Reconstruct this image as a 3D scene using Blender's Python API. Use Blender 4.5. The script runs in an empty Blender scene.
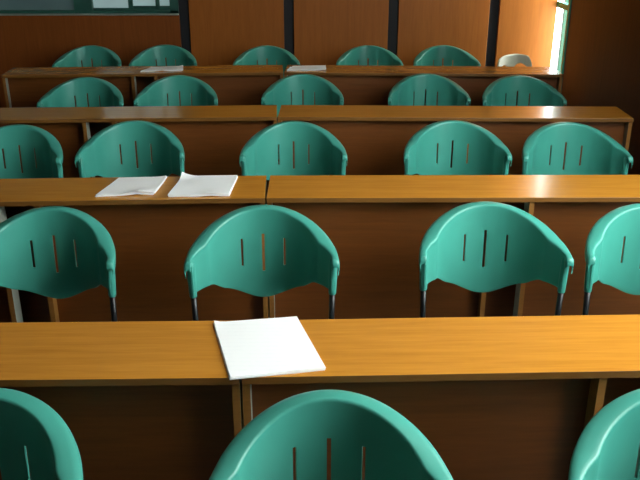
import bpy, bmesh, math, random
from mathutils import Vector, Matrix
random.seed(4)
scene = bpy.context.scene
COL = scene.collection
PI = math.pi

# ------------------------------------------------------------------ materials
def new_mat(name):
    m = bpy.data.materials.new(name); m.use_nodes = True
    nt = m.node_tree
    return m, nt, nt.nodes['Principled BSDF']

def wood(name, dark, light, scale=(1.2, 14, 14), rough=0.3, coat=0.0, spec=0.5, detail=6, vary=0.25, bump=0.02):
    """laminate with grain; scale is smallest along the grain"""
    m, nt, b = new_mat(name)
    N, L = nt.nodes, nt.links
    tc = N.new('ShaderNodeTexCoord'); oi = N.new('ShaderNodeObjectInfo')
    mp = N.new('ShaderNodeMapping'); mp.inputs['Scale'].default_value = scale
    add = N.new('ShaderNodeVectorMath'); add.operation = 'ADD'
    mul = N.new('ShaderNodeVectorMath'); mul.operation = 'SCALE'; mul.inputs['Scale'].default_value = 13.0
    cmb = N.new('ShaderNodeCombineXYZ')
    for i in range(3): L.new(oi.outputs['Random'], cmb.inputs[i])
    L.new(cmb.outputs[0], mul.inputs[0]); L.new(tc.outputs['Object'], add.inputs[0]); L.new(mul.outputs[0], add.inputs[1])
    L.new(add.outputs[0], mp.inputs['Vector'])
    n1 = N.new('ShaderNodeTexNoise'); n1.inputs['Scale'].default_value = 3.0; n1.inputs['Detail'].default_value = detail
    n1.inputs['Distortion'].default_value = 0.6
    n2 = N.new('ShaderNodeTexNoise'); n2.inputs['Scale'].default_value = 11.0; n2.inputs['Detail'].default_value = 4
    L.new(mp.outputs[0], n1.inputs['Vector']); L.new(mp.outputs[0], n2.inputs['Vector'])
    mx = N.new('ShaderNodeMix'); mx.data_type = 'FLOAT'; mx.inputs[0].default_value = 0.4
    L.new(n1.outputs['Fac'], mx.inputs[2]); L.new(n2.outputs['Fac'], mx.inputs[3])
    rp = N.new('ShaderNodeValToRGB')
    rp.color_ramp.elements[0].position = 0.5 - vary; rp.color_ramp.elements[0].color = (*dark, 1)
    rp.color_ramp.elements[1].position = 0.5 + vary; rp.color_ramp.elements[1].color = (*light, 1)
    L.new(mx.outputs[0], rp.inputs['Fac']); L.new(rp.outputs['Color'], b.inputs['Base Color'])
    b.inputs['Roughness'].default_value = rough
    b.inputs['Specular IOR Level'].default_value = spec
    b.inputs['Coat Weight'].default_value = coat; b.inputs['Coat Roughness'].default_value = rough * 0.6
    bp = N.new('ShaderNodeBump'); bp.inputs['Strength'].default_value = bump; bp.inputs['Distance'].default_value = 0.002
    L.new(n2.outputs['Fac'], bp.inputs['Height']); L.new(bp.outputs[0], b.inputs['Normal'])
    return m

def plain(name, color, rough=0.5, metal=0.0, spec=0.5, noise=0.08, nscale=30, bump=0.0, bscale=200):
    m, nt, b = new_mat(name)
    N, L = nt.nodes, nt.links
    tc = N.new('ShaderNodeTexCoord')
    n = N.new('ShaderNodeTexNoise'); n.inputs['Scale'].default_value = nscale; n.inputs['Detail'].default_value = 4
    L.new(tc.outputs['Object'], n.inputs['Vector'])
    rp = N.new('ShaderNodeValToRGB')
    rp.color_ramp.elements[0].position = 0.3; rp.color_ramp.elements[0].color = (*[c * (1 - noise) for c in color], 1)
    rp.color_ramp.elements[1].position = 0.7; rp.color_ramp.elements[1].color = (*[min(1, c * (1 + noise)) for c in color], 1)
    L.new(n.outputs['Fac'], rp.inputs['Fac']); L.new(rp.outputs['Color'], b.inputs['Base Color'])
    b.inputs['Roughness'].default_value = rough; b.inputs['Metallic'].default_value = metal
    b.inputs['Specular IOR Level'].default_value = spec
    if bump:
        n2 = N.new('ShaderNodeTexNoise'); n2.inputs['Scale'].default_value = bscale
        L.new(tc.outputs['Object'], n2.inputs['Vector'])
        bp = N.new('ShaderNodeBump'); bp.inputs['Strength'].default_value = bump; bp.inputs['Distance'].default_value = 0.001
        L.new(n2.outputs['Fac'], bp.inputs['Height']); L.new(bp.outputs[0], b.inputs['Normal'])
    return m

def paper_mat():
    """white paper with faint grey lines of print"""
    m, nt, b = new_mat('paper')
    N, L = nt.nodes, nt.links
    tc = N.new('ShaderNodeTexCoord')
    w = N.new('ShaderNodeTexWave'); w.wave_type = 'BANDS'; w.bands_direction = 'Y'; w.inputs['Scale'].default_value = 16
    w.inputs['Distortion'].default_value = 0.4
    n = N.new('ShaderNodeTexNoise'); n.inputs['Scale'].default_value = 60
    L.new(tc.outputs['Object'], w.inputs['Vector']); L.new(tc.outputs['Object'], n.inputs['Vector'])
    mm = N.new('ShaderNodeMath'); mm.operation = 'MULTIPLY'
    L.new(w.outputs['Fac'], mm.inputs[0]); L.new(n.outputs['Fac'], mm.inputs[1])
    rp = N.new('ShaderNodeValToRGB')
    rp.color_ramp.elements[0].position = 0.3; rp.color_ramp.elements[0].color = (0.95, 0.95, 0.95, 1)
    rp.color_ramp.elements[1].position = 0.8; rp.color_ramp.elements[1].color = (0.91, 0.915, 0.92, 1)
    L.new(mm.outputs[0], rp.inputs['Fac']); L.new(rp.outputs['Color'], b.inputs['Base Color'])
    b.inputs['Roughness'].default_value = 0.7
    return m

def glass_mat():
    m = bpy.data.materials.new('clear_glass'); m.use_nodes = True
    nt = m.node_tree; N, L = nt.nodes, nt.links
    N.remove(N['Principled BSDF'])
    t = N.new('ShaderNodeBsdfTransparent'); t.inputs[0].default_value = (0.95, 0.98, 0.97, 1)
    g = N.new('ShaderNodeBsdfGlossy'); g.inputs['Roughness'].default_value = 0.02
    mx = N.new('ShaderNodeMixShader'); mx.inputs[0].default_value = 0.06
    L.new(t.outputs[0], mx.inputs[1]); L.new(g.outputs[0], mx.inputs[2])
    L.new(mx.outputs[0], N['Material Output'].inputs[0])
    return m

def glowing_glass(name, color, strength):
    """frosted pane that glows by itself in place of a lit room behind"""
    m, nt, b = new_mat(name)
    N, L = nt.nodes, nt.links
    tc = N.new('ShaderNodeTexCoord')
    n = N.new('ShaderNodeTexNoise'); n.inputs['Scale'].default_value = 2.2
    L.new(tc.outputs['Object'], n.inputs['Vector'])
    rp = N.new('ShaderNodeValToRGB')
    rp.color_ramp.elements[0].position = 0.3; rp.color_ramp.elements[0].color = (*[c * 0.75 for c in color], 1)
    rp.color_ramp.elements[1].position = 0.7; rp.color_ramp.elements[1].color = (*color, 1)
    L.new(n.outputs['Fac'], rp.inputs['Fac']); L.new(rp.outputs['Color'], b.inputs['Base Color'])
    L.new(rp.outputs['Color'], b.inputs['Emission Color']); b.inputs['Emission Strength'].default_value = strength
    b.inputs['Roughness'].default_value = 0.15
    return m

M = {
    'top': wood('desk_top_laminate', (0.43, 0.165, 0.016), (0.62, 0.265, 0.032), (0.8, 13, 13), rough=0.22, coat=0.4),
    'edge': wood('desk_edge_laminate', (0.24, 0.10, 0.02), (0.36, 0.16, 0.035), (0.8, 13, 13), rough=0.4),
    'top_edge': wood('edge_banding', (0.16, 0.066, 0.012), (0.24, 0.10, 0.02), (0.8, 13, 13), rough=0.35),
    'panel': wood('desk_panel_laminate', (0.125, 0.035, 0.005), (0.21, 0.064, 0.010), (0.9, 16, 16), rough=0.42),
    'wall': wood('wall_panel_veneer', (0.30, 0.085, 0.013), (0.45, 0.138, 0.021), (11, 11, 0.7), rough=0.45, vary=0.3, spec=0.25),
    'wall_shade': wood('shaded_wall_panel_veneer', (0.20, 0.052, 0.010), (0.31, 0.086, 0.016), (11, 11, 0.7), rough=0.5, vary=0.3, spec=0.2),  # wall veneer with the dimmer left side put into its colour
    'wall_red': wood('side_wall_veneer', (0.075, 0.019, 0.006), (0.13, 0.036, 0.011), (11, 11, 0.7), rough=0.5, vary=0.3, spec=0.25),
    'groove': plain('groove_black', (0.006, 0.007, 0.012), 0.6),
    'green': plain('green_plastic', (0.055, 0.315, 0.25), 0.34, noise=0.04, nscale=6, bump=0.10, bscale=260),
    'white_pl': plain('white_plastic', (0.80, 0.80, 0.68), 0.4, noise=0.03),
    'black': plain('black_tube', (0.006, 0.007, 0.009), 0.35),
    'rubber': plain('rubber_foot', (0.012, 0.012, 0.012), 0.8),
    'teal': plain('teal_frame_paint', (0.07, 0.50, 0.39), 0.4, noise=0.05),
    'teal_deep': plain('teal_board_paint', (0.012, 0.075, 0.055), 0.5, spec=0.2, noise=0.05),  # colour lowered so the strong sky leaves it teal
    'teal_dark': plain('dark_teal_frame_paint', (0.025, 0.11, 0.085), 0.45, noise=0.05),
    'alu': plain('aluminium_edge', (0.5, 0.52, 0.48), 0.4, 0.6),
    'liner': plain('grey_laminate', (0.34, 0.36, 0.30), 0.45, noise=0.05),
    'floor': plain('grey_floor_tile', (0.12, 0.10, 0.085), 0.4, noise=0.2, nscale=5),
    'ceiling': plain('ceiling_paint', (0.28, 0.27, 0.25), 0.8),
    'plaster': plain('wall_plaster', (0.12, 0.07, 0.04), 0.8),
    'paper': paper_mat(),
    'glass': glass_mat(),
    'pane_dark': glowing_glass('dim_window_pane', (0.10, 0.17, 0.17), 0.22),
    'pane_glow': glowing_glass('pale_window_pane', (0.34, 0.48, 0.48), 0.6),  # glow put in as emission; no room is built behind
}

# ------------------------------------------------------------------ mesh helpers
def add_box(bm, x0, x1, y0, y1, z0, z1):
    vs = [bm.verts.new((x, y, z)) for x in (x0, x1) for y in (y0, y1) for z in (z0, z1)]
    for f in ((0, 1, 3, 2), (4, 6, 7, 5), (0, 4, 5, 1), (2, 3, 7, 6), (0, 2, 6, 4), (1, 5, 7, 3)):
        bm.faces.new([vs[i] for i in f])

def box_bm(*a):
    bm = bmesh.new(); add_box(bm, *a); return bm

def catmull(pts, n=6):
    pts = [Vector(p) for p in pts]; out = []
    for i in range(len(pts) - 1):
        p0 = pts[max(i - 1, 0)]; p1 = pts[i]; p2 = pts[i + 1]; p3 = pts[min(i + 2, len(pts) - 1)]
        for k in range(n):
            t = k / n
            out.append(0.5 * ((2 * p1) + (-p0 + p2) * t + (2 * p0 - 5 * p1 + 4 * p2 - p3) * t * t + (-p0 + 3 * p1 - 3 * p2 + p3) * t ** 3))
    out.append(pts[-1]); return out

def fillet(pts, r, n=6):
    """polyline with rounded corners"""
    pts = [Vector(p) for p in pts]; out = [pts[0]]
    for i in range(1, len(pts) - 1):
        a, b, c = pts[i - 1], pts[i], pts[i + 1]
        d1 = (a - b).normalized(); d2 = (c - b).normalized()
        rr = min(r, (a - b).length * .45, (c - b).length * .45)
        p, q = b + d1 * rr, b + d2 * rr
        for k in range(n + 1):
            t = k / n
            out.append((1 - t) ** 2 * p + 2 * t * (1 - t) * b + t * t * q)
    out.append(pts[-1]); return out

def add_tube(bm, pts, r, seg=12, squash=None):
    pts = [Vector(p) for p in pts]; rings = []
    up = Vector((0.123, 0.977, 0.17)).normalized()
    for i, p in enumerate(pts):
        t = (pts[min(i + 1, len(pts) - 1)] - pts[max(i - 1, 0)]).normalized()
        a = up - t * up.dot(t)
        if a.length < 1e-3: a = Vector((1, 0, 0)) - t * t.x
        a.normalize(); b = t.cross(a); up = a
        rr = r[i] if isinstance(r, (list, tuple)) else r
        rings.append([bm.verts.new(p + (a * math.cos(2 * PI * k / seg) + b * math.sin(2 * PI * k / seg)) * rr) for k in range(seg)])
    for i in range(len(rings) - 1):
        for k in range(seg):
            bm.faces.new((rings[i][k], rings[i][(k + 1) % seg], rings[i + 1][(k + 1) % seg], rings[i + 1][k]))
    bm.faces.new(rings[0][::-1]); bm.faces.new(rings[-1])

def obj(name, bm, mat, parent=None, smooth=False, bevel=0.0, bseg=2, loc=None):
    bmesh.ops.recalc_face_normals(bm, faces=bm.faces)
    me = bpy.data.meshes.new(name); bm.to_mesh(me); bm.free()
    me.materials.append(mat)
    if smooth:
        for p in me.polygons: p.use_smooth = True
    o = bpy.data.objects.new(name, me); COL.objects.link(o)
    if parent: o.parent = parent
    if loc: o.location = loc
    if bevel:
        b = o.modifiers.new('bevel', 'BEVEL'); b.width = bevel; b.segments = bseg; b.limit_method = 'ANGLE'
        b.harden_normals = False
    return o

def side_faces(o, mat):
    o.data.materials.append(mat)
    for p in o.data.polygons:
        if abs(p.normal.x) > .9: p.material_index = 1
    return o

def thing(name, label, cat, loc=(0, 0, 0), rotz=0, group=None):
    o = bpy.data.objects.new(name, None); COL.objects.link(o)
    o.empty_display_size = 0.1
    o.location = loc; o.rotation_euler = (0, 0, rotz)
    o['label'] = label; o['category'] = cat
    if group: o['group'] = group
    return o

def tag(o, label, cat, group=None):
    o['label'] = label; o['category'] = cat
    if group: o['group'] = group
    return o

def struct(name, bm, mat, parent=None, bevel=0.0):
    o = obj(name, bm, mat, parent, bevel=bevel)
    o['kind'] = 'structure'
    return o

def dup(root, loc, rotz, label, group=None):
    r = root.copy(); COL.objects.link(r); r.location = loc; r.rotation_euler = (0, 0, rotz)
    r['label'] = label
    if group: r['group'] = group
    for ch in list(root.children):
        c = ch.copy(); COL.objects.link(c); c.parent = r
        for g in ch.children:
            d = g.copy(); COL.objects.link(d); d.parent = c
    return r

# ------------------------------------------------------------------ the room
WX, BY, JAMB = 2.36, 5.50, 5.12        # right wall plane, back wall plane, start of the corner window
LX, FY, CZ = -3.9, -4.2, 3.0
struct('floor', box_bm(LX - .1, WX + .2, FY - .1, BY + .2, -.1, 0), M['floor'])
struct('ceiling', box_bm(LX - .1, WX + .2, FY - .1, BY + .2, CZ, CZ + .1), M['ceiling'])
struct('wall_left', box_bm(LX - .1, LX, FY, BY + .2, 0, CZ), M['plaster'])
struct('wall_front', box_bm(LX - .1, WX + .1, FY - .1, FY, 0, CZ), M['plaster'])

# back wall: dark backing with an opening for the high window, veneered panels with black grooves between
WIN_X0, WIN_X1, WIN_Z0, WIN_Z1 = -3.1, -0.955, 0.985, 2.1
bm = bmesh.new()
Y0, Y1 = BY + .03, BY + .15
add_box(bm, LX, WIN_X0, Y0, Y1, 0, CZ); add_box(bm, WIN_X1, WX, Y0, Y1, 0, CZ)
add_box(bm, WIN_X0, WIN_X1, Y0, Y1, 0, WIN_Z0); add_box(bm, WIN_X0, WIN_X1, Y0, Y1, WIN_Z1, CZ)
struct('wall_back', bm, M['groove'])
G = [(-.951, -.863), (-.037, .051), (.881, .97), (1.768, 1.856)]
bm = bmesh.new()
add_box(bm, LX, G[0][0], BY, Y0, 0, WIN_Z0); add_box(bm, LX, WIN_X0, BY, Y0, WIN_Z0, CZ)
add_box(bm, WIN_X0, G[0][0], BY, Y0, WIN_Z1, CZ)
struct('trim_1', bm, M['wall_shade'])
xs = [g[1] for g in G]; xe = [g[0] for g in G[1:]] + [WX]
for i, (a, b) in enumerate(zip(xs, xe)):
    struct('trim_%d' % (i + 2), box_bm(a, b, BY, Y0, 0, CZ), M['wall'], bevel=.003)

# high window in the back wall
w1 = bpy.data.objects.new('window_1', None); COL.objects.link(w1); w1['kind'] = 'structure'
w1.location = ((WIN_X0 + WIN_X1) / 2, BY, WIN_Z0)
def wpart(name, mat, boxes, root, bevel=0.0):
    bm = bmesh.new()
    for b in boxes:
        x0, x1, y0, y1, z0, z1 = b; l = root.location
        add_box(bm, x0 - l.x, x1 - l.x, y0 - l.y, y1 - l.y, z0 - l.z, z1 - l.z)
    o = obj(name, bm, mat, root, bevel=bevel); o['kind'] = 'structure'; return o
wpart('window_sill', M['alu'], [(WIN_X0, WIN_X1, BY - .012, BY + .1, WIN_Z0, WIN_Z0 + .014)], w1, .003)
fz = WIN_Z0 + .014
wpart('window_frame', M['teal_dark'], [
    (WIN_X0, WIN_X1, BY + .015, BY + .08, fz, fz + .028), (WIN_X0, WIN_X1, BY + .015, BY + .08, WIN_Z1 - .05, WIN_Z1),
    (WIN_X0, WIN_X0 + .05, BY + .015, BY + .08, fz, WIN_Z1), (WIN_X1 - .075, WIN_X1, BY + .015, BY + .08, fz, WIN_Z1),
    (-1.86, -1.70, BY + .01, BY + .08, fz, WIN_Z1)], w1, .004)
wpart('window_sash', M['teal_dark'], [
    (-1.70, WIN_X1 - .075, BY + .03, BY + .07, fz + .028, fz + .045), (-1.392, -1.352, BY + .03, BY + .07, fz + .03, WIN_Z1 - .05),
    (-1.352, WIN_X1 - .075, BY + .03, BY + .07, fz + .045, fz + .062),
    (-1.155, -1.120, BY + .03, BY + .07, fz + .03, WIN_Z1 - .05)], w1, .003)
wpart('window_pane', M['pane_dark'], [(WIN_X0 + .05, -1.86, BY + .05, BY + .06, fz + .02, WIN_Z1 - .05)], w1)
wpart('window_pane', M['pane_glow'], [(-1.70, WIN_X1 - .075, BY + .05, BY + .06, fz + .02, WIN_Z1 - .05)], w1)

# right wall: dark veneered wall, corner window beyond it, big window nearer the camera (out of the photo)
NW0, NW1, NZ0, NZ1 = -1.4, 1.6, 0.95, 2.75
bm = bmesh.new()
add_box(bm, WX, WX + .06, NW1, JAMB, 0, CZ)
add_box(bm, WX, WX + .06, FY, NW0, 0, CZ)
add_box(bm, WX, WX + .06, NW0, NW1, 0, NZ0); add_box(bm, WX, WX + .06, NW0, NW1, NZ1, CZ)
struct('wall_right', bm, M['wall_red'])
CWZ0, CWZ1 = .35, 2.8
bm = bmesh.new()
add_box(bm, WX + .005, WX + .06, JAMB, BY + .03, 0, CWZ0); add_box(bm, WX + .005, WX + .06, JAMB, BY + .03, CWZ1, CZ)
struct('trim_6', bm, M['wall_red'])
w2 = bpy.data.objects.new('window_2', None); COL.objects.link(w2); w2['kind'] = 'structure'
w2.location = (WX, (JAMB + BY) / 2, CWZ0)
wpart('window_frame', M['teal'], [(WX - .012, WX + .05, JAMB, JAMB + .05, CWZ0, CWZ1),
                                  (WX - .004, WX + .05, JAMB, BY, CWZ0, CWZ0 + .05), (WX - .004, WX + .05, JAMB, BY, CWZ1 - .05, CWZ1),
                                  (WX - .004, WX + .05, JAMB, BY, 1.05, 1.10)], w2, .004)
wpart('window_pane', M['glass'], [(WX + .02, WX + .026, JAMB + .04, BY - .005, CWZ0 + .05, CWZ1 - .05)], w2)
wpart('added_teal_board', M['teal_deep'], [(WX + .085, WX + .33, BY + .06, BY + .10, CWZ0, CWZ1)], w2, .004)  # board added outside to catch the sky, stands in for the bright teal frame
w3 = bpy.data.objects.new('window_3', None); COL.objects.link(w3); w3['kind'] = 'structure'
w3.location = (WX, (NW0 + NW1) / 2, NZ0)
fr = [(WX - .01, WX + .05, NW0, NW1, NZ0, NZ0 + .06), (WX - .01, WX + .05, NW0, NW1, NZ1 - .06, NZ1)]
for k in range(4):
    y = NW0 + (NW1 - NW0 - .06) * k / 3
    fr.append((WX - .01, WX + .05, y, y + .06, NZ0, NZ1))
wpart('window_frame', M['teal'], fr, w3, .004)
wpart('window_pane', M['glass'], [(WX + .02, WX + .026, NW0 + .05, NW1 - .05, NZ0 + .05, NZ1 - .05)], w3)

# ------------------------------------------------------------------ desks
DH, DD, TT, PT = 0.75, 0.30, 0.021, 0.02
GAP = 0.072                              # half of the dark opening in the middle of each desk
REC = 0.05
def make_desk(label):
    """2 m lecture desk; origin on the floor under the middle of the front edge, front towards -Y"""
    t = thing('lecture_desk', label, 'desk')
    o = obj('tabletop', box_bm(-.998, .998, 0, DD, DH - TT, DH), M['top'], t, bevel=.0015)
    o.data.materials.append(M['top_edge'])
    for p in o.data.polygons:
        if p.normal.z < .5: p.material_index = 1                     # edge banding
    z1 = DH - TT
    for s in (-1, 1):
        x = sorted((s * .998, s * (.998 - PT)))
        side_faces(obj('side_panel', box_bm(x[0], x[1], .012, DD - .01, 0, z1), M['edge'], t), M['liner'])
        x = sorted((s * GAP, s * (GAP + PT)))
        o = obj('divider', box_bm(x[0], x[1], .012, .085, 0, z1), M['edge'], t)
        o.data.materials.append(M['liner'])
        for p in o.data.polygons:
            if p.normal.x * s < -.9: p.material_index = 1            # grey face towards the gap
        x = sorted((s * (GAP + PT), s * (.998 - PT)))
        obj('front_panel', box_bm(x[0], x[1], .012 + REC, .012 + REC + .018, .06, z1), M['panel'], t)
    obj('back_panel', box_bm(-.22, .22, .20, .216, .06, z1), M['panel'], t)
    return t
ROWS = [.008, 1.348, 2.728, 4.085]
SKEW = {(0, -1): .2, (0, 1): 1.0, (1, -1): 1.5, (1, 1): -.5, (2, -1): 1.8, (2, 1): -2.0, (3, -1): 2.5, (3, 1): -3.2}   # rows bow a little towards the ends
rown = ['nearest row', 'second row', 'third row', 'farthest row']
desk0 = None
for r, y in enumerate(ROWS):
    for s, side in ((-1, 'left'), (1, 'right')):
        extra = {(0, -1): ', corner of white paper on it', (0, 1): ', most of the white paper on it', (1, -1): ', two paper piles on it', (1, 1): ', bare top',
                 (2, 1): ', end panel showing', (2, -1): ', bare top', (3, -1): ', folded paper on it', (3, 1): ', paper pile near its inner end'}[(r, s)]
        lab = 'wooden lecture desk, %s half of the %s%s' % (side, rown[r], extra)
        a = math.radians(SKEW[(r, s)])
        loc = (-.004 + s * math.cos(a) + s * .001, y + s * math.sin(a), 0)
        if desk0 is None:
            desk0 = make_desk(lab); desk0.location = loc; desk0.rotation_euler = (0, 0, a); desk0['group'] = 'lecture desks in four rows'
        else:
            dup(desk0, loc, a, lab)

# ------------------------------------------------------------------ green chairs
A_, B_ = .209, .205               # shell half width and depth
def smooth01(t): t = max(0, min(1, t)); return t * t * (3 - 2 * t)
def shell_mesh():
    """backrest: one curved shell with three slots, its top rolled outward into the flat arm rests"""
    phimax = math.radians(92)
    brk = sorted({0.0, .005, .076, .084})                           # slot edges in |x|
    pos = [math.asin(b / A_) for b in brk]
    ph = set()
    for p in pos: ph.add(round(p, 6)); ph.add(round(-p, 6))
    last = max(pos)
    for k in range(1, 31):
        v = last + (phimax - last) * k / 30; ph.add(round(v, 6)); ph.add(round(-v, 6))
    for v in (0.08, .15, .21, .28, .33): ph.add(v); ph.add(-v)
    ph.add(0.0); ph.discard(-0.0); ph = sorted(ph)
    def c_(p): return max(0.0, math.cos(p))
    def tip(p, a=.82, b=.16): return smooth01((abs(p) / phimax - a) / b)
    def top(p): return .690 + .093 * c_(p) ** 1.5 - .010 * tip(p, .84, .14)
    def bot(p):
        s = abs(math.sin(p))
        return .433 + .080 * smooth01(s / .95) + .038 * smooth01((s - .70) / .30)
    levels = [0, .06, .15, .305, .345, .40, .46, .52, .58, .64, .695, .735, .77, .81, .87, .92, .96, 1.0]
    i_c0, i_c1, i_s0, i_s1 = 3, 11, 4, 10                            # slot rows: middle slot longer
    def base(p, z):
        h = (z - .44) / .36
        lean = .026 * h * c_(p)
        y = B_ * c_(p) ** .9 - .016 * tip(p)
        flare = .037 * tip(p, .76, .21)
        return Vector(((A_ + flare) * math.sin(p) * (1 + .02 * h), y + lean, z))
    bm = bmesh.new(); grid = []
    prof = ((.015, .0035), (.045, .0055), (.09, .0062), (.30, .0066), (.62, .0060), (.90, .0030), (.98, -.001), (1.02, -.010), (1.01, -.026))
    def column(p):
        t, b = top(p), bot(p)
        n = Vector((math.sin(p) / A_, math.cos(p) / B_, 0)).normalized()
        col = [base(p, b + (t - b) * l) for l in levels]
        w = .052 - .032 * tip(p, .76, .21) - .006 * c_(p)
        e = base(p, t)
        for o, dz in prof: col.append(e + n * (o * w) + Vector((0, 0, dz)))
        return col
    for p in ph: grid.append([bm.verts.new(v) for v in column(p)])
    nl = len(levels)
    for i in range(len(ph) - 1):
        m = .5 * (ph[i] + ph[i + 1]); x = A_ * math.sin(m)
        for j in range(len(grid[0]) - 1):
            if abs(x) < .005 and i_c0 <= j < i_c1: continue
            if .076 < abs(x) < .084 and i_s0 <= j < i_s1: continue
            bm.faces.new((grid[i][j], grid[i + 1][j], grid[i + 1][j + 1], grid[i][j + 1]))
    for g in (grid[0], grid[-1]):                                   # rounded nose at the front end of each arm
        strip = g[nl - 1:]
        c = sum((v.co for v in strip), Vector()) / len(strip)
        for dy, dz, k in ((-.007, -.001, 1.05), (-.014, -.006, 1.05), (-.018, -.016, 1.0), (-.017, -.026, .9)):
            new = [bm.verts.new(Vector((c.x + (v.co.x - c.x) * k, v.co.y + dy, min(v.co.z, c.z + .006) + dz if dz < -.01 else v.co.z + dz))) for v in g[nl - 1:]]
            for j in range(len(strip) - 1): bm.faces.new((strip[j], strip[j + 1], new[j + 1], new[j]))
            strip = new
    return bm

def seat_bm(w=.225, y0=-.40, y1=-.035, z=.412):
    """dished seat pan with a rolled front edge"""
    bm = bmesh.new(); n = 16; g = []
    for i in range(n + 1):
        row = []
        for j in range(n + 1):
            u = i / n * 2 - 1; v = j / n
            ww = w * (1 - .10 * v)
            k = (1 - abs(u) ** 6)
            x = u * ww; y = y0 + (y1 - y0) * v + .03 * (u * u) * (1 if v < .5 else -1) * abs(2 * v - 1)
            zz = z - .014 * (1 - u * u) * math.sin(PI * min(1, v * 1.05)) - .035 * max(0, (.15 - v) / .15) ** 2
            row.append(bm.verts.new((x, y, zz)))
        g.append(row)
    for i in range(n):
        for j in range(n): bm.faces.new((g[i][j], g[i + 1][j], g[i + 1][j + 1], g[i][j + 1]))
    return bm

def make_chair(label):
    t = thing('armchair', label, 'chair', group='green plastic chairs behind the desks')
    bk = obj('backrest', shell_mesh(), M['green'], t, smooth=True)
    so = bk.modifiers.new('solid', 'SOLIDIFY'); so.thickness = .006; so.offset = 0
    bv = bk.modifiers.new('bevel', 'BEVEL'); bv.width = .0015; bv.segments = 2; bv.limit_method = 'ANGLE'; bv.angle_limit = math.radians(50)
    for s in (-1, 1):
        bm = bmesh.new()                                            # green sleeve over the tube under each arm tip
        add_tube(bm, [(s * .253, .004, .676), (s * .253, .004, .664), (s * .252, .002, .62), (s * .2505, .0, .565), (s * .250, .0, .543), (s * .250, .0, .539)],
                 [.010, .015, .015, .0145, .0138, .012], 16)
        obj('sleeve', bm, M['green'], bk, smooth=True)
        bm = bmesh.new()                                            # tube from the sleeve, bent forward under the seat
        add_tube(bm, fillet([(s * .250, 0, .56), (s * .246, -.004, .392), (s * .225, -.07, .388), (s * .205, -.37, .388)], .05, 8), .0105, 12)
        obj('frame_tube', bm, M['black'], t, smooth=True)
        bm = bmesh.new()
        add_tube(bm, fillet([(s * .208, -.33, .388), (s * .205, -.385, .386), (s * .215, -.405, .015)], .04, 8), .0105, 12)
        lg = obj('leg', bm, M['black'], t, smooth=True)
        bm = bmesh.new(); add_tube(bm, [(s * .2145, -.404, .03), (s * .215, -.405, 0)], .014, 12)
        obj('foot_cap', bm, M['rubber'], lg, smooth=False)
        bm = bmesh.new()
        add_tube(bm, fillet([(s * .215, -.20, .383), (s * .232, -.03, .375), (s * .245, .10, .015)], .04, 8), .0105, 12)
        lg = obj('leg', bm, M['black'], t, smooth=True)
        bm = bmesh.new(); add_tube(bm, [(s * .2445, .0955, .03), (s * .245, .10, 0)], .014, 12)
        obj('foot_cap', bm, M['rubber'], lg, smooth=False)
    se = obj('seat', seat_bm(), M['green'], t, smooth=True)
    so = se.modifiers.new('solid', 'SOLIDIFY'); so.thickness = .006; so.offset = -1
    return t

CH = [  # x, y, turn in degrees, label
    (-.582, -.36, -4, 'green armchair at the bottom left corner of the photo, in front of the nearest desk'),
    (.212, -.38, 0, 'large green plastic armchair in the bottom middle, in front of the nearest desk'),
    (.988, -.37, -10, 'green armchair at the bottom right corner of the photo, in front of the nearest desk'),
    (-.788, .885, 1.5, 'green armchair leftmost behind the nearest desk, cut by the left edge of the photo'),
    (.003, .89, 2, 'green armchair straight behind the large white paper on the nearest desk'),
    (.836, .915, -3, 'green armchair right of centre behind the nearest desk, whole back and both black legs showing'),
    (1.433, .885, -4.9, 'green armchair rightmost behind the nearest desk, cut by the right edge of the photo'),
    (-1.333, 2.15, 2.8, 'green armchair leftmost behind the second desk, cut by the left edge of the photo'),
    (-.734, 2.225, 4.5, 'green armchair behind the two piles of paper on the second desk'),
    (.094, 2.205, .7, 'green armchair in the middle behind the second desk, just right of the desk joint'),
    (.928, 2.21, -3.5, 'green armchair second from the right behind the second desk'),
    (1.525, 2.165, -3, 'brightly lit green armchair rightmost behind the second desk, by the desk end'),
    (-1.303, 3.44, 3.4, 'green armchair leftmost behind the third desk'),
    (-.695, 3.50, 2.8, 'green armchair second from the left behind the third desk, below the far folded paper'),
    (.134, 3.54, -.4, 'green armchair behind the third desk, below the paper pile on the farthest desk'),
    (.973, 3.54, -2.3, 'green armchair second from the right behind the third desk'),
    (1.59, 3.475, -3, 'green armchair rightmost behind the third desk'),
    (-1.612, 4.825, 4.8, 'green armchair leftmost behind the farthest desk, under the dark teal window'),
    (-1.005, 4.86, 3.9, 'green armchair behind the folded paper at the left of the farthest desk'),
    (-.163, 4.80, 1.6, 'green armchair in front of the black groove in the middle of the back wall'),
    (.671, 4.80, -1, 'green armchair behind the farthest desk, just left of the third black groove'),
    (1.298, 4.80, -1.1, 'green armchair rightmost of the green ones behind the farthest desk, next to the white chair'),
]
chair0 = None
for x, y, a, lab in CH:
    if chair0 is None:
        chair0 = make_chair(lab); chair0.location = (x, y, 0); chair0.rotation_euler = (0, 0, math.radians(a))
    else:
        dup(chair0, (x, y, 0), math.radians(a), lab)

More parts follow.
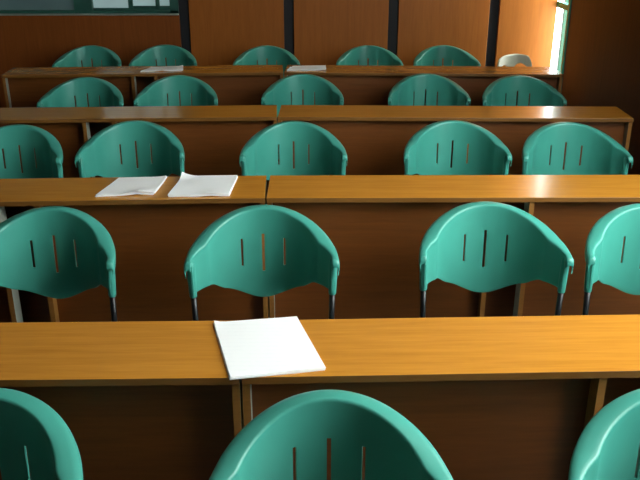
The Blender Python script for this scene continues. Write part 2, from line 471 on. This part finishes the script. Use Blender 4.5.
# ------------------------------------------------------------------ the white chair by the back wall
def white_chair(loc, rz):
    t = thing('plastic_chair', 'small white plastic chair by the bright yellow wall panel, behind the farthest desk', 'chair', loc, rz)
    w, n = .205, 40
    def outline_top(u): return .722 - .035 * abs(u) ** 2.5 - .06 * max(0, (abs(u) - .82) / .18) ** 2
    bm = bmesh.new(); cols = []
    for i in range(n + 1):
        u = i / n * 2 - 1
        zt = outline_top(u)
        zb = .590 + .052 * max(0.0, math.sin(PI * ((abs(u) - .08) / .78)) if .08 < abs(u) < .86 else 0.0) ** .7
        col = []
        for j in range(9):
            v = j / 8; z = zb + (zt - zb) * v
            col.append(bm.verts.new((u * w, .05 * (1 - u * u) + .10 * (z - .42), z)))
        cols.append(col)
    for i in range(n):
        for j in range(8): bm.faces.new((cols[i][j], cols[i + 1][j], cols[i + 1][j + 1], cols[i][j + 1]))
    b = obj('backrest', bm, M['white_pl'], t, smooth=True)
    so = b.modifiers.new('solid', 'SOLIDIFY'); so.thickness = .012; so.offset = 0
    bm = bmesh.new()
    for x0, x1 in ((-.200, -.172), (-.014, .014), (.172, .200)):
        ys = .004 + .05 * (1 - ((x0 + x1) / 2 / w) ** 2)
        vs = []
        for z in (.40, .50, .61):
            yy = ys + .10 * (z - .42)
            vs.append([bm.verts.new(q) for q in ((x0, yy - .006, z), (x1, yy - .006, z), (x1, yy + .006, z), (x0, yy + .006, z))])
        for a, c in zip(vs, vs[1:]):
            for k in range(4): bm.faces.new((a[k], a[(k + 1) % 4], c[(k + 1) % 4], c[k]))
        bm.faces.new(vs[0][::-1]); bm.faces.new(vs[-1])
    obj('back_support', bm, M['white_pl'], t, bevel=.003)
    se = obj('seat', seat_bm(.20, -.36, .05, .42), M['white_pl'], t, smooth=True)
    so = se.modifiers.new('solid', 'SOLIDIFY'); so.thickness = .012; so.offset = -1
    for sx in (-1, 1):
        for y0, y1 in ((-.31, -.34), (.0, .05)):
            bm = bmesh.new()
            add_tube(bm, [(sx * .165, y0, .405), (sx * .18, (y0 + y1) / 2, .2), (sx * .195, y1, 0)], [.024, .020, .016], 10)
            obj('leg', bm, M['white_pl'], t, smooth=True)
white_chair((1.91, 4.95, 0), math.radians(34))

# ------------------------------------------------------------------ papers
def paper_stack(name, label, corners, h, sheets, curls, warp=0.0, group=None):
    """pile of sheets lying on a desk: corners near-left, far-left, far-right, near-right on the table plane"""
    cx = sum(c[0] for c in corners) / 4; cy = sum(c[1] for c in corners) / 4
    t = thing(name, label, 'paper', (cx, cy, DH), 0, group)
    nl, fl, frr, nr = [Vector((c[0] - cx, c[1] - cy)) for c in corners]
    for s in range(sheets):
        bm = bmesh.new(); n = 14; top = []; z0 = h * s / sheets; z1 = h * (s + 1) / sheets * .97
        jit = Vector((random.uniform(-.004, .004), random.uniform(-.004, .004))) if s < sheets - 1 else Vector((0, 0))
        T = []; Bt = []
        for i in range(n + 1):
            r1 = []; r2 = []
            for j in range(n + 1):
                u, v = i / n, j / n
                p = (nl * (1 - u) + nr * u) * (1 - v) + (fl * (1 - u) + frr * u) * v + jit
                dz = 0
                for (cu, cv, amp, rad) in curls:
                    d = math.hypot(u - cu, v - cv)
                    if d < rad: dz += amp * (1 - d / rad) ** 2 * (.25 + .75 * (s + 1) / sheets)
                dz += warp * (math.sin(u * 7 + s) * math.sin(v * 5 + 1) * .5 + .5) * (s + 1) / sheets
                r1.append(bm.verts.new((p.x, p.y, z1 + dz))); r2.append(bm.verts.new((p.x, p.y, z0 + dz * .97)))
            T.append(r1); Bt.append(r2)
        for i in range(n):
            for j in range(n):
                bm.faces.new((T[i][j], T[i + 1][j], T[i + 1][j + 1], T[i][j + 1]))
                bm.faces.new((Bt[i][j], Bt[i][j + 1], Bt[i + 1][j + 1], Bt[i + 1][j]))
            bm.faces.new((T[i][0], Bt[i][0], Bt[i + 1][0], T[i + 1][0])); bm.faces.new((T[i][n], T[i + 1][n], Bt[i + 1][n], Bt[i][n]))
            bm.faces.new((T[0][i], T[0][i + 1], Bt[0][i + 1], Bt[0][i])); bm.faces.new((T[n][i], Bt[n][i], Bt[n][i + 1], T[n][i + 1]))
        obj('sheet', bm, M['paper'], t, smooth=False)
    return t
paper_stack('paper_pile', 'large bright white paper pile lying askew on the nearest desk', [(-.027, .000), (-.098, .285), (.133, .318), (.209, .042)], .006, 3,
            [(0, 1, .006, .15)], .001)
paper_stack('paper_pile', 'left of the two white paper piles on the second desk, near edge lifted',
            [(-.693, 1.372), (-.65, 1.602), (-.446, 1.612), (-.461, 1.392)], .007, 3, [(.72, 0, .014, .45), (1, 1, .005, .4)], .002, 'papers on the second desk')
paper_stack('paper_pile', 'right of the two white paper piles on the second desk, far left corner curled up',
            [(-.401, 1.368), (-.378, 1.615), (-.14, 1.628), (-.155, 1.372)], .008, 3, [(0, 1, .020, .30), (.7, 0, .008, .4)], .003, 'papers on the second desk')
paper_stack('folded_paper', 'flat folded white paper on the left of the farthest desk', [(-1.036, 4.10), (-.99, 4.27), (-.76, 4.31), (-.737, 4.15)], .006, 2,
            [(1, .6, .02, .5), (.5, 0, .01, .3)], .003, 'papers on the farthest desk')
paper_stack('folded_paper', 'white paper pile near the middle of the farthest desk', [(.02, 4.13), (.06, 4.29), (.29, 4.31), (.305, 4.15)], .008, 2,
            [(1, .3, .022, .5), (.0, .5, .008, .4)], .003, 'papers on the farthest desk')

# ------------------------------------------------------------------ light
def area(name, loc, direction, sx, sy, power, color):
    l = bpy.data.lights.new(name, 'AREA'); l.shape = 'RECTANGLE'; l.size = sx; l.size_y = sy; l.energy = power; l.color = color
    o = bpy.data.objects.new(name, l); COL.objects.link(o); o.location = loc
    o.rotation_euler = Vector(direction).to_track_quat('-Z', 'Y').to_euler(); return o
area('corner_window_daylight', (WX + .30, 5.33, 1.6), (-1, .16, -.1), .35, 2.4, 48, (1, .96, .74))
area('side_window_daylight', (WX + .25, .2, 1.9), (-1, .2, -.2), 2.6, 1.7, 30, (1, .97, .92))
area('added_key_light', (1.9, -.2, CZ - .25), (-.35, .45, -1), 1.0, 2.0, 82, (1, .97, .92))  # added key light, unseen; gives the fall-off from right to left
w = bpy.data.worlds.new('sky'); scene.world = w; w.use_nodes = True
nt = w.node_tree
bg = nt.nodes['Background']; bg.inputs[0].default_value = (.92, .98, 1, 1); bg.inputs[1].default_value = 12.0

# ------------------------------------------------------------------ camera
cam = bpy.data.cameras.new('camera'); co = bpy.data.objects.new('camera', cam); COL.objects.link(co)
cam.sensor_fit = 'HORIZONTAL'; cam.sensor_width = 36; cam.lens = 794.55 / 640 * 36
r = Vector((.99987493, -.01580883, .00046228)); u = Vector((.00559613, .38097986, .9245664)); f = Vector((.01479243, .92444817, -.38102068))
m = Matrix(((r.x, u.x, -f.x, .1666), (r.y, u.y, -f.y, -1.6851), (r.z, u.z, -f.z, 1.8155), (0, 0, 0, 1)))
co.matrix_world = m
cam.clip_start = .05
scene.camera = co
scene.view_settings.view_transform = 'Standard'
scene.view_settings.look = 'None'
scene.view_settings.exposure = -0.25
